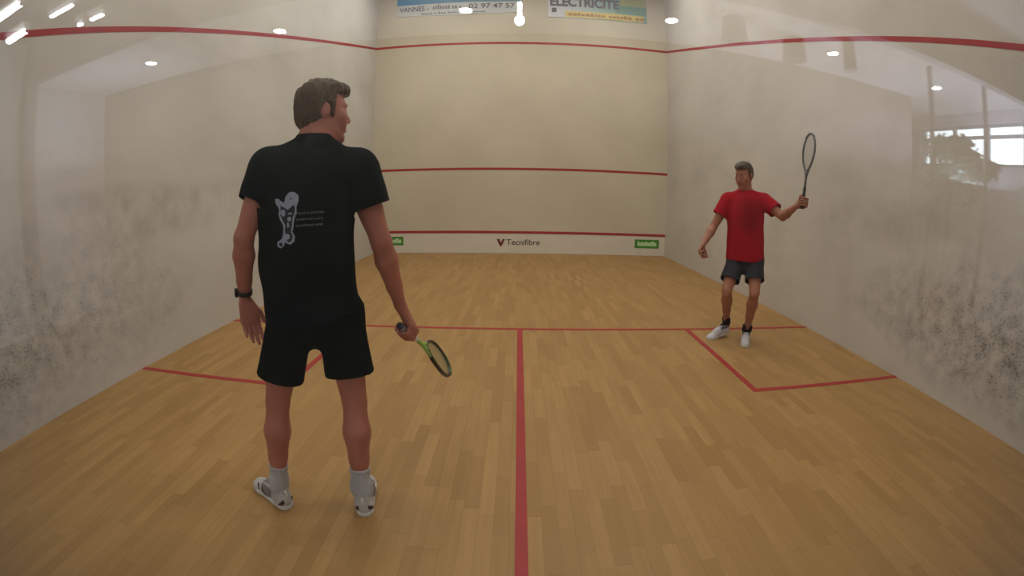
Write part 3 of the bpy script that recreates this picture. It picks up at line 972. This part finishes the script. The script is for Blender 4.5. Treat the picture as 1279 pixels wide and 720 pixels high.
M_eyew = simple('eye_white', srgb(150, 135, 125), .3, .02, 5)
M_iris = simple('brown_iris', srgb(50, 34, 24), .3, .05, 5)

def shoe_upper(name, base, mesh_c, panel_c, on=True):
    t = NT(name)
    v = t.coord(); x, y, z = t.sep(v)
    n = t.noise(40, 3, .6, v)
    a = t.mix(t.ramp(n, .3, .7), base, tuple(c * .82 for c in base[:3]) + (1,))
    ax_ = t.math('ABSOLUTE', x)
    def band(val, lo_, hi_): return t.math('MULTIPLY', t.math('GREATER_THAN', val, lo_), t.math('LESS_THAN', val, hi_))
    if on:
        side = t.math('MULTIPLY', t.math('GREATER_THAN', ax_, .020), band(z, .030, .080))
        a = t.mix(t.math('MULTIPLY', side, band(t.math('ADD', y, t.math('MULTIPLY', z, .4)), .11, .20)), a, mesh_c)
        for lo_, hi_, k in ((.045, .066, .9), (.108, .124, -.9), (.165, .178, -.9)):
            a = t.mix(t.math('MULTIPLY', side, band(t.math('ADD', y, t.math('MULTIPLY', z, k)), lo_, hi_)), a, panel_c)
        a = t.mix(t.math('MULTIPLY', t.math('LESS_THAN', ax_, .016), t.math('MULTIPLY', band(y, .09, .2), t.math('GREATER_THAN', z, .05))), a, mesh_c)
    else:
        a = t.mix(t.math('MULTIPLY', band(y, .02, .12), t.math('GREATER_THAN', z, .066)), a, panel_c)
    t.l(a, t.b.inputs['Base Color']); t.b.inputs['Roughness'].default_value = .6
    t.bump(t.noise(300, 2, .5, v), .15, .001)
    return t.m

# ------------------------------------------------------------------ the player in black, near, seen from behind
A = {k: np.array(v) for k, v in {'pelvis': [-0.827, 1.615, 0.90], 'waist': [-0.842, 1.601, 1.064], 'chest': [-0.832, 1.613, 1.295], 'upper': [-0.810, 1.624, 1.412], 'neck': [-0.795, 1.632, 1.522],
     'shL': [-0.958, 1.566, 1.430], 'shR': [-0.648, 1.686, 1.412], 'elL': [-1.034, 1.487, 1.180], 'wrL': [-1.083, 1.53, 0.949], 'elR': [-0.561, 1.700, 1.135], 'wrR': [-0.523, 1.800, 0.868],
     'hipL': [-0.905, 1.586, 0.912], 'hipR': [-0.731, 1.659, 0.9], 'knL': [-1.012, 1.550, 0.512], 'knR': [-0.693, 1.622, 0.51], 'anL': [-1.075, 1.508, 0.105], 'anR': [-0.692, 1.552, 0.105]}.items()}
Af = azv(-24); Ar = V(Af[1], -Af[0], 0)
skinA = skin_material('tanned_skin_near', srgb(176, 112, 92))
pA = empty('person', (-.9, 1.59, 0))
tag(pA, 'person in black T-shirt and black shorts seen from behind, racket lowered in right hand', 'person')
lo, hi = bounds(A, .16); hi[2] = 1.80; lo[2] = .02; lo[0] -= .05
fd = Field(lo, hi, .0034)
torso(fd, A, Ar, Af)
fd.cone(A['neck'] - V(0, 0, .03), A['neck'] + V(.004, .006, .05), .056, .052, .03)
hA = V(-.778, 1.665, 1.630)
PA, axA = add_head(fd, hA, 52, -2, A['neck'], 1.0)
arm(fd, A['shL'], A['elL'], A['wrL'], Af); arm(fd, A['shR'], A['elR'], A['wrR'], Af, 1.06)
leg(fd, A['hipL'], A['knL'], A['anL'], Af); leg(fd, A['hipR'], A['knR'], A['anR'], Af)
for s in ('L', 'R'): fd.cone(A['an' + s], A['an' + s] + V(0, 0, -.04), .028, .022, .01)
open_hand(fd, A['wrL'] + V(0, 0, -.01), V(.10, .04, -1), V(.66, -.75, 0), V(.75, .66, 0), (14, 20, 16), 1.0, 1.4, (34, 6))
rbA = V(-.5245, 1.781, .783); raA = V(.162, .80, -.577)
grip_hand(fd, rbA, raA, V(1, -.12, .1), A['wrR'])
fd.mesh('body', skinA, pA, True, 1)
eyes(pA, PA, axA, 1.0, M_eyew, M_iris)
lips(pA, PA, M_lips)

# hair
M_hairA = hair_material('brown_hair', srgb(44, 31, 15), srgb(100, 75, 42))
fh = Field(hA - .17, hA + .19, .003)
R_, F_, U_ = axA
fh.ell(PA(0, -.016, .040), axA, V(.083, .100, .096), .01)
fh.ell(PA(0, .036, .096), axA, V(.060, .056, .026), .03)
fh.ell(PA(0, .070, .086), axA, V(.045, .022, .020), .02)
fh.ell(PA(0, -.050, -.020), axA, V(.068, .055, .062), .03)
fh.wrinkle(.0035, 160, 3, (1, 1, .4))
for sg in (-1, 1):
    fh.ell(PA(sg * .085, -.004, -.008), axA, V(.030, .022, .036), .006, 'sub')     # round the ears
    fh.cone(PA(sg * .072, .020, .03), PA(sg * .071, .020, -.022), .009, .006, .01)  # sideburns
def face_cut(X, Y, Z):
    dx, dy, dz = X - hA[0], Y - hA[1], Z - hA[2]
    f_ = dx * F_[0] + dy * F_[1] + dz * F_[2]; u_ = dx * U_[0] + dy * U_[1] + dz * U_[2]
    return np.maximum(-(f_ - .032 + np.maximum(-(u_), 0) * .25), (u_ - .068)).astype(np.float32)
fh.put(face_cut, hA - .17, hA + .19, .008, 'sub')
fh.cut(PA(0, -.06, -.078), -U_ * 1.0 - F_ * .15)
fh.mesh('hair', M_hairA, pA, True, 1)
for sg in (-1, 1):
    bm = bmesh.new(); tube(bm, [PA(sg * .013, .084, .024), PA(sg * .022, .0840, .029), PA(sg * .032, .0815, .031), PA(sg * .043, .0745, .027)], [.0028, .0038, .0036, .0018], 8)
    from_bm('eyebrow', bm, M_hairA, pA, True)

# T-shirt
M_blackT, tt, _ = fabric('black_green_jersey', srgb(17, 27, 26), .2)
def tshirt(P, r, f, name, mats, parent, hem_z, cuffs, h, seed, waist_w, waist_d, infl=.02, W=1.0, neck_r=.062, wr=(.004, 26)):
    lo = np.min([P['pelvis'], P['shL'], P['shR'], P['elL'], P['elR']], 0) - .22
    hi = np.max([P['pelvis'], P['shL'], P['shR'], P['elL'], P['elR']], 0) + .22
    lo[2] = hem_z - .05; hi[2] = P['neck'][2] + .08
    fd = Field(lo, hi, h)
    torso(fd, P, r, f, infl, .05, W)
    top = P['chest'] + V(0, 0, .02)
    mid = V(P['pelvis'][0], P['pelvis'][1], hem_z - .03)
    fd.cone(mid, top, waist_w, W * .155 + infl, .05, n=f, sc_=waist_d / waist_w)
    for s, (t0, rad0, rad1) in zip(('L', 'R'), cuffs):
        sh, el = P['sh' + s], P['el' + s]
        fd.cone(sh, sh + (el - sh) * .3, .054 + infl * .9, .056 + infl * .8, .03)
        fd.ccone(sh + (el - sh) * .05, sh + (el - sh) * t0, rad0, rad1, .02)
    fd.wrinkle(wr[0], wr[1], seed, (1, 1, .45))
    fd.cut((0, 0, hem_z), (0, 0, -1))
    for s, (t0, rad0, rad1) in zip(('L', 'R'), cuffs):
        sh, el = P['sh' + s], P['el' + s]; d = nrm(el - sh); c = sh + (el - sh) * t0
        fd.ccone(c - d * .045, c + d * .02, rad0 * .86, rad1 - .006, 0, 'sub')
    # collar
    fd.ccone(P['neck'] - V(0, 0, .02), P['neck'] + V(0, 0, .022), neck_r + .012, neck_r + .006, .012)
    fd.ccone(P['neck'] - V(0, 0, .012), P['neck'] + V(0, 0, .08), neck_r - .004, neck_r + .004, 0, 'sub')
    # hollow hem
    fd.cone(mid - V(0, 0, .1), mid + V(0, 0, .06), waist_w - .012, waist_w - .012, 0, 'sub', n=f, sc_=waist_d / waist_w)
    return fd.mesh(name, mats, parent, True, 1)
shA = tshirt(A, Ar, Af, 'tshirt', M_blackT, pA, .86, ((.50, .070, .073), (.52, .073, .080)), .0042, 11, .181, .134, .022, wr=(.0042, 20))

# shorts
def shorts(P, r, f, mats, parent, waist_z, hems, h, seed, r0, r1, drop=0.06, wr=(.003, 28), pr=(.163, .122, .14)):
    lo = np.min([P['pelvis'], P['knL'], P['knR']], 0) - .2; hi = np.max([P['pelvis'], P['knL'], P['knR']], 0) + .2
    hi[2] = waist_z + .05
    fd = Field(lo, hi, h)
    fd.ell(P['pelvis'] - f * .012 - V(0, 0, .005), (r, f, V(0, 0, 1)), V(*pr), .03)
    fd.cone(P['pelvis'] + V(0, 0, .0), V(P['pelvis'][0], P['pelvis'][1], waist_z + .05), .165, .155, .02, n=f, sc_=.72)
    for s, t0 in zip('LR', hems):
        hp, kn = P['hip' + s], P['kn' + s]
        e = hp + (kn - hp) * t0
        fd.ccone(hp + V(0, 0, -.02), e, r0, r1, .035)
        fd.ell(hp - V(0, 0, .03), (r, f, V(0, 0, 1)), V(.092, .112, .11), .03)
    fd.wrinkle(wr[0], wr[1], seed, (1, 1, .4))
    fd.cut((0, 0, waist_z), (0, 0, 1))
    for s, t0 in zip('LR', hems):
        hp, kn = P['hip' + s], P['kn' + s]; d = nrm(kn - hp); e = hp + (kn - hp) * t0
        fd.ccone(e - d * .03, e + d * .03, r1 * .93 - .006, r1 - .011, 0, 'sub')
    return fd.mesh('shorts', mats, parent, True, 1)
M_blackS, _, _ = fabric('black_shorts_cloth', srgb(15, 22, 19), .2)
shorts(A, Ar, Af, M_blackS, pA, .93, (.73, .70), .0042, 21, .088, .100)

# printed emblem and lettering on the back of the shirt, draped onto its surface
def drape(name, shirt, parent, origin, rx, ux, cast, cells, mats, off=.0016):
    """cells: list of (a, b, size, material index) in metres right/up of origin"""
    me = shirt.data
    bvh = BVHTree.FromPolygons([v.co.copy() for v in me.vertices], [tuple(p.vertices) for p in me.polygons])
    bm = bmesh.new(); cache = {}
    def vert(a, b):
        key = (round(a, 5), round(b, 5))
        if key not in cache:
            p = Vector(origin + rx * a + ux * b - cast * .5)
            hit = bvh.ray_cast(p, Vector(cast), 1.0)
            cache[key] = bm.verts.new(hit[0] - Vector(cast) * off) if hit[0] is not None else None
        return cache[key]
    for a, b, s, mi in cells:
        q = [vert(a, b), vert(a + s, b), vert(a + s, b + s), vert(a, b + s)]
        if None in q: continue
        f = bm.faces.new(q); f.material_index = mi; f.smooth = True
    return from_bm(name, bm, mats, parent, True)
def inpoly(x, y, P):
    c = False
    for i in range(len(P)):
        x0, y0 = P[i]; x1, y1 = P[i - 1]
        if (y0 > y) != (y1 > y) and x < (x1 - x0) * (y - y0) / (y1 - y0) + x0: c = not c
    return c
OUT = [(118, 150), (150, 148), (205, 195), (225, 130), (265, 92), (315, 95), (348, 130), (345, 185), (328, 230), (325, 290), (300, 350), (288, 430), (275, 470), (298, 510), (290, 560), (250, 590), (215, 575),
       (200, 560), (185, 600), (150, 622), (118, 600), (125, 560), (165, 535), (180, 500), (190, 450), (188, 400), (165, 360), (150, 310), (155, 240), (125, 195)]
DARK = [(172, 215), (240, 258), (296, 215), (312, 235), (306, 285), (282, 345), (270, 430), (260, 470), (280, 515), (262, 560), (234, 568), (216, 548), (208, 520), (206, 450), (208, 400), (186, 355), (168, 305)]
WH = [(194, 285, 22, 34), (262, 296, 26, 8), (250, 345, 20, 22), (236, 402, 12, 26), (222, 512, 28, 28)]
DK = [(155, 585, 18, 20), (272, 155, 8, 8)]
cells = []
px = .0029 / 8
step = .0020
for i in range(0, 60):
    for j in range(0, 110):
        a, b = i * step, -j * step
        X = 105 + (a + step / 2) / px; Y = 85 + (-(b - 0) + 0) / px
        if not inpoly(X, Y, OUT): continue
        mi = 0
        if inpoly(X, Y, DARK): mi = 1
        for cx, cy, ra, rb in WH:
            if ((X - cx) / ra) ** 2 + ((Y - cy) / rb) ** 2 < 1: mi = 0
        for cx, cy, ra, rb in DK:
            if ((X - cx) / ra) ** 2 + ((Y - cy) / rb) ** 2 < 1: mi = 1
        cells.append((round(a, 6), round(b - step, 6), round(step, 6), mi))
M_eml = simple('pale_grey_print', srgb(150, 158, 172), .7, .12, 40)
M_emd = simple('dark_blue_print', srgb(20, 26, 38), .7, .1, 40)
VIEW = azv(-28); VR = V(VIEW[1], -VIEW[0], 0)
ORG = V(-.930, 1.47, 1.338) + VR * .040
drape('printed_emblem', shA, shA, ORG, VR, V(0, 0, 1), VIEW, cells, [M_eml, M_emd])
cells = []
r = random.Random(2); st = .0018
for row, (x0, x1) in enumerate(((325, 592), (318, 582), (312, 572))):
    yy = (298 + 58 * row - 85) * px
    a = (x0 - 105) * px
    while a < (x1 - 105) * px:
        for k in range(r.choice((2, 3, 3))):
            for m in range(r.choice((3, 4, 4))):
                if r.random() < .7: cells.append((round(a, 6), round(-yy - .004 + m * st, 6), st, 0))
            a += st
        a += st * r.choice((.6, .6, 1.5))
drape('printed_lettering', shA, shA, ORG, VR, V(0, 0, 1), VIEW, cells, [simple('faint_grey_print', srgb(104, 108, 108), .7, .1, 40)])

# socks, shoes, watch
M_sockA = fabric('white_cotton_sock', srgb(172, 172, 172), .08)[0]
stA = (shoe_upper('white_grey_shoe_upper', srgb(186, 184, 180), srgb(118, 114, 112), srgb(62, 36, 42)), simple('white_rubber_sole', srgb(205, 203, 198), .5, .05, 20),
       simple('white_shoe_lace', srgb(215, 213, 208), .6, .05, 30), simple('dark_plum_shoe_panel', srgb(70, 46, 52), .5, .1, 20))
def toe_of(an, az): return V(an[0], an[1], 0) + azv(az) * .24
for s, az_ in (('L', -62), ('R', -14)):
    an = A['an' + s]; heel = V(an[0], an[1], 0) - azv(az_) * .055
    sh_ = shoe(pA, heel, heel + azv(az_) * .28, stA)
    sock(pA, an, A['kn' + s], M_sockA, .115, azv(az_), .036, .042)
w0 = A['wrL'] + (A['elL'] - A['wrL']) * .10; wd = nrm(A['elL'] - A['wrL'])
M_strap = simple('black_watch_strap', srgb(24, 22, 24), .6, .1, 30)
bm = bmesh.new(); cyl(bm, w0 - wd * .009, w0 + wd * .009, .031, .032, 32)
o = from_bm('wristwatch', bm, M_strap, pA, True); o['label'] = 'black wristwatch'
sd = nrm(np.cross(wd, VIEW))
bm = bmesh.new(); cyl(bm, w0 - VR * .028, w0 - VR * .039, .019, .018, 28)
c_ = from_bm('watch_case', bm, simple('dark_watch_case', srgb(40, 38, 40), .3, .05, 20, metal=.6), o, True)

racket('green and black squash racket pointing down in the right hand of the person in black', rbA, raA, V(-.4, -.2, 1),
       simple('black_racket_frame', srgb(34, 38, 30), .35, .1, 30), simple('lime_green_racket_frame', srgb(132, 178, 76), .35, .08, 20),
       simple('white_grip_tape', srgb(205, 200, 200), .7, .06, 60), simple('pale_strings', srgb(168, 158, 110), .4, .05, 60),
       cap_m=simple('purple_black_cap', srgb(48, 36, 54), .4, .1, 20), bump_m=simple('lime_bumper', srgb(86, 110, 50), .4, .08, 20))

# ------------------------------------------------------------------ the player in red, facing us
B = {k: np.array(v) for k, v in {'pelvis': [2.089, 3.945, 0.80], 'waist': [2.071, 3.935, 0.975], 'chest': [2.055, 3.94, 1.19], 'upper': [2.055, 3.948, 1.325], 'neck': [2.045, 3.950, 1.405],
     'shL': [2.200, 3.860, 1.345], 'shR': [1.909, 4.022, 1.325], 'elL': [2.300, 3.661, 1.215], 'wrL': [2.325, 3.480, 1.325], 'elR': [1.770, 4.042, 1.06], 'wrR': [1.640, 3.955, 0.905],
     'hipR': [2.018, 3.993, 0.80], 'hipL': [2.166, 3.901, 0.808], 'knR': [1.880, 3.86, 0.504], 'knL': [2.115, 3.740, 0.510], 'anR': [2.000, 4.03, 0.150], 'anL': [2.165, 3.885, 0.105]}.items()}
Bf = azv(212); Br = V(Bf[1], -Bf[0], 0)
skinB = skin_material('tanned_skin_far', srgb(168, 112, 88))
pB = empty('person', (2.08, 3.95, 0))
tag(pB, 'person in red T-shirt and dark grey shorts facing us with a racket raised', 'person')
lo, hi = bounds(B, .16); hi[2] = 1.74; lo[2] = .02
fd = Field(lo, hi, .004)
torso(fd, B, Br, Bf, 0, .05, .96)
hB = V(2.012, 3.922, 1.560)
fd.cone(B['neck'] - V(0, 0, .03), B['neck'] + V(-.006, -.005, .05), .058, .054, .03)
PB, axB = add_head(fd, hB, 238, -16, B['neck'], 1.0)
for s in 'LR':
    arm(fd, B['sh' + s], B['el' + s], B['wr' + s], Bf, .98)
    leg(fd, B['hip' + s], B['kn' + s], B['an' + s], nrm(Bf + V(0, 0, .2)), .96)
    fd.cone(B['an' + s], B['an' + s] + V(0, 0, -.04), .028, .022, .01)
dR = nrm(B['wrR'] - B['elR'] + V(0, 0, -.06)); nR = nrm(V(.75, -.55, .1)); nR = nrm(nR - dR * (nR @ dR))
open_hand(fd, B['wrR'], dR, nR, np.cross(nR, dR), (48, 48, 30), .98, 1, (55, 45))
rbB = V(2.346, 3.425, 1.306); raB = nrm(V(.128, .075, .685))
grip_hand(fd, rbB, raB, VR * 0 + V(.93, .3, 0), B['wrL'])
fd.mesh('body', skinB, pB, True, 1)
eyes(pB, PB, axB, 1.0, M_eyew, M_iris)
lips(pB, PB, M_lips)
M_hairB = hair_material('dark_brown_hair', srgb(44, 34, 26), srgb(104, 88, 66))
fh = Field(hB - .17, hB + .19, .0032)
R_, F_, U_ = axB
fh.ell(PB(0, -.014, .040), axB, V(.081, .099, .093), .01)
fh.ell(PB(0, .045, .096), axB, V(.060, .046, .026), .03)
fh.ell(PB(0, -.045, -.015), axB, V(.068, .055, .055), .03)
fh.wrinkle(.004, 170, 5, (1, 1, .6))
for sg in (-1, 1): fh.ell(PB(sg * .085, -.004, -.008), axB, V(.030, .022, .036), .006, 'sub')
def face_cut2(X, Y, Z):
    dx, dy, dz = X - hB[0], Y - hB[1], Z - hB[2]
    f_ = dx * F_[0] + dy * F_[1] + dz * F_[2]; u_ = dx * U_[0] + dy * U_[1] + dz * U_[2]
    return np.maximum(-(f_ - .026), (u_ - .070)).astype(np.float32)
fh.put(face_cut2, hB - .17, hB + .19, .008, 'sub')
fh.cut(PB(0, -.06, -.072), -U_)
fh.mesh('hair', M_hairB, pB, True, 1)
for sg in (-1, 1):
    bm = bmesh.new(); tube(bm, [PB(sg * .013, .084, .024), PB(sg * .022, .0840, .029), PB(sg * .032, .0815, .031), PB(sg * .043, .0745, .027)], [.0028, .0038, .0036, .0018], 8)
    from_bm('eyebrow', bm, M_hairB, pB, True)
M_redT, tr_, ca = fabric('red_jersey', srgb(158, 24, 36), .08)
# a darker damp patch down the middle of the chest
x, y, z = tr_.sep(tr_.coord())
qx = tr_.math('DIVIDE', tr_.math('SUBTRACT', x, 2.03), .11); qz = tr_.math('DIVIDE', tr_.math('SUBTRACT', z, 1.20), .20)
d2 = tr_.math('ADD', tr_.math('MULTIPLY', qx, qx), tr_.math('MULTIPLY', qz, qz))
damp = tr_.math('MULTIPLY', tr_.math('SUBTRACT', 1.3, tr_.math('ADD', d2, tr_.math('MULTIPLY', tr_.noise(9, 3, .6, tr_.coord()), .6))), 1.2, clamp=True)
tr_.l(tr_.mix(tr_.math('MULTIPLY', damp, .5), ca, srgb(104, 22, 28)), tr_.b.inputs['Base Color'])
tshirt(B, Br, Bf, 'tshirt', M_redT, pB, .775, ((.62, .066, .072), (.55, .068, .076)), .0045, 31, .186, .138, .018, .96, .062, (.0045, 20))
M_greyS = fabric('dark_grey_shorts_cloth', srgb(52, 52, 58), .12)[0]
shorts(B, Br, Bf, M_greyS, pB, .83, (.68, .72), .0045, 41, .084, .094, pr=(.158, .112, .12))
M_sockB = fabric('dark_ankle_sock', srgb(46, 38, 42), .1)[0]
stB = (shoe_upper('white_leather_shoe', srgb(200, 198, 200), srgb(120, 120, 126), srgb(92, 90, 98), False), stA[1], stA[2], simple('grey_shoe_panel', srgb(84, 84, 92), .5, .1, 20))
for s, az_, pt, lf in (('R', 252, 14, .0), ('L', 208, 0, 0)):
    an = B['an' + s]; heel = V(an[0], an[1], 0) - azv(az_) * .055
    shoe(pB, heel, heel + azv(az_) * .28, stB, pt, lf, False)
    sock(pB, an, B['kn' + s], M_sockB, .035, azv(az_), .036, .038)
racket('dark slim squash racket raised upright in the left hand of the person in red', rbB, raB, V(0, -1, 0),
       simple('grey_black_racket_frame', srgb(62, 62, 62), .35, .1, 30), simple('dark_grey_shaft', srgb(70, 68, 68), .35, .08, 20),
       simple('black_grip_tape', srgb(40, 38, 38), .8, .06, 60), simple('grey_strings', srgb(150, 148, 142), .4, .05, 60))
bc = B['wrR'] + dR * .088 + nR * .036
bm = bmesh.new(); bmesh.ops.create_uvsphere(bm, u_segments=24, v_segments=16, radius=.0198, matrix=Matrix.Translation(Vector(bc)))
ball = from_bm('squash_ball', bm, simple('black_rubber', srgb(30, 28, 30), .7, .1, 60), None, True)
tag(ball, 'small dark squash ball held in the lowered right hand of the person in red', 'ball')

# ------------------------------------------------------------------ light
LS = 1.0
def court_lamp(x, y):
    l = bpy.data.lights.new('court_lamp', 'AREA'); l.shape = 'RECTANGLE'; l.size = 1.4; l.size_y = .5
    l.energy = 47 * LS; l.color = (1.0, .975, .93)
    o = bpy.data.objects.new('court_lamp', l); COL.objects.link(o); o.location = (x, y, 6.1)
for x in (-1.6, 1.6):
    for y in (2.2, 5.0, 7.8): court_lamp(x, y)
w = bpy.data.worlds.new('daylight'); sc.world = w; w.use_nodes = True
w.node_tree.nodes['Background'].inputs[0].default_value = (.80, .90, 1.0, 1)
w.node_tree.nodes['Background'].inputs[1].default_value = 9.0
def fill(x, y, e, sx, sy):
    l = bpy.data.lights.new('gallery_lamp', 'AREA'); l.shape = 'RECTANGLE'; l.size = sx; l.size_y = sy; l.energy = e; l.color = (.94, .94, 1.0)
    o = bpy.data.objects.new('gallery_lamp', l); COL.objects.link(o); o.location = (x, y, 2.9)

def add_ceiling_fill(x, y, z, e, sx, sy, c=(.86, .89, 1.0)):  # added fill aimed upward to brighten the gallery ceiling; no fixture stands there
    l = bpy.data.lights.new('added_ceiling_fill', 'AREA'); l.shape = 'RECTANGLE'; l.size = sx; l.size_y = sy; l.energy = e; l.color = c
    o = bpy.data.objects.new('added_ceiling_fill', l); COL.objects.link(o); o.location = (x, y, z); o.rotation_euler = (math.pi, 0, 0)
for x, e_, c_ in ((-4.6, 27, (.66, .72, 1)), (-1.4, 24, (.86, .89, 1)), (1.4, 28, (.86, .89, 1)), (3.9, 85, (.72, .76, 1)), (5.5, 120, (.66, .72, 1))): add_ceiling_fill(x, -3.75, 1.9, e_, 1.4, .3, c_)

# ------------------------------------------------------------------ camera (measured from the court's lines: a wide lens close to the glass)
C0 = Vector((-.0485, .048, 1.3168)); yaw, pitch, roll = .0116, -.2113, -.0094
Rm = Matrix.Rotation(yaw, 3, 'Z') @ Matrix.Rotation(pitch, 3, 'X') @ Matrix.Rotation(roll, 3, 'Y')
right, fwd, up = Rm.col[0], Rm.col[1], Rm.col[2]
cam = bpy.data.cameras.new('camera'); co = bpy.data.objects.new('camera', cam); COL.objects.link(co)
co.matrix_world = Matrix.Translation(C0) @ Matrix((right, up, -fwd)).transposed().to_4x4()
cam.type = 'PANO'
cam.sensor_fit = 'HORIZONTAL'
cam.sensor_width = 36.0
cam.clip_start = .01
K = [0.0, 0.062440402757119026, -1.0179309922181746e-05, 4.2161395233716085e-07, -1.4860020502435426e-07]
sgn = -1.0
for tgt in (cam, getattr(cam, 'cycles', None)):
    if tgt is None: continue
    try:
        tgt.panorama_type = 'FISHEYE_LENS_POLYNOMIAL'
        tgt.fisheye_fov = math.radians(180)
        for i, k in enumerate(K): setattr(tgt, 'fisheye_polynomial_k%d' % i, sgn * k)
    except Exception as ex: print('cam', ex)
sc.camera = co
sc.view_settings.view_transform = 'Standard'
sc.view_settings.look = 'None'
sc.view_settings.gamma = 1.0
sc.view_settings.use_curve_mapping = False
sc.view_settings.exposure = 0.0
sc.cycles.max_bounces = 8
sc.cycles.transparent_max_bounces = 16
sc.cycles.sample_clamp_indirect = 4.0
sc.cycles.use_denoising = True
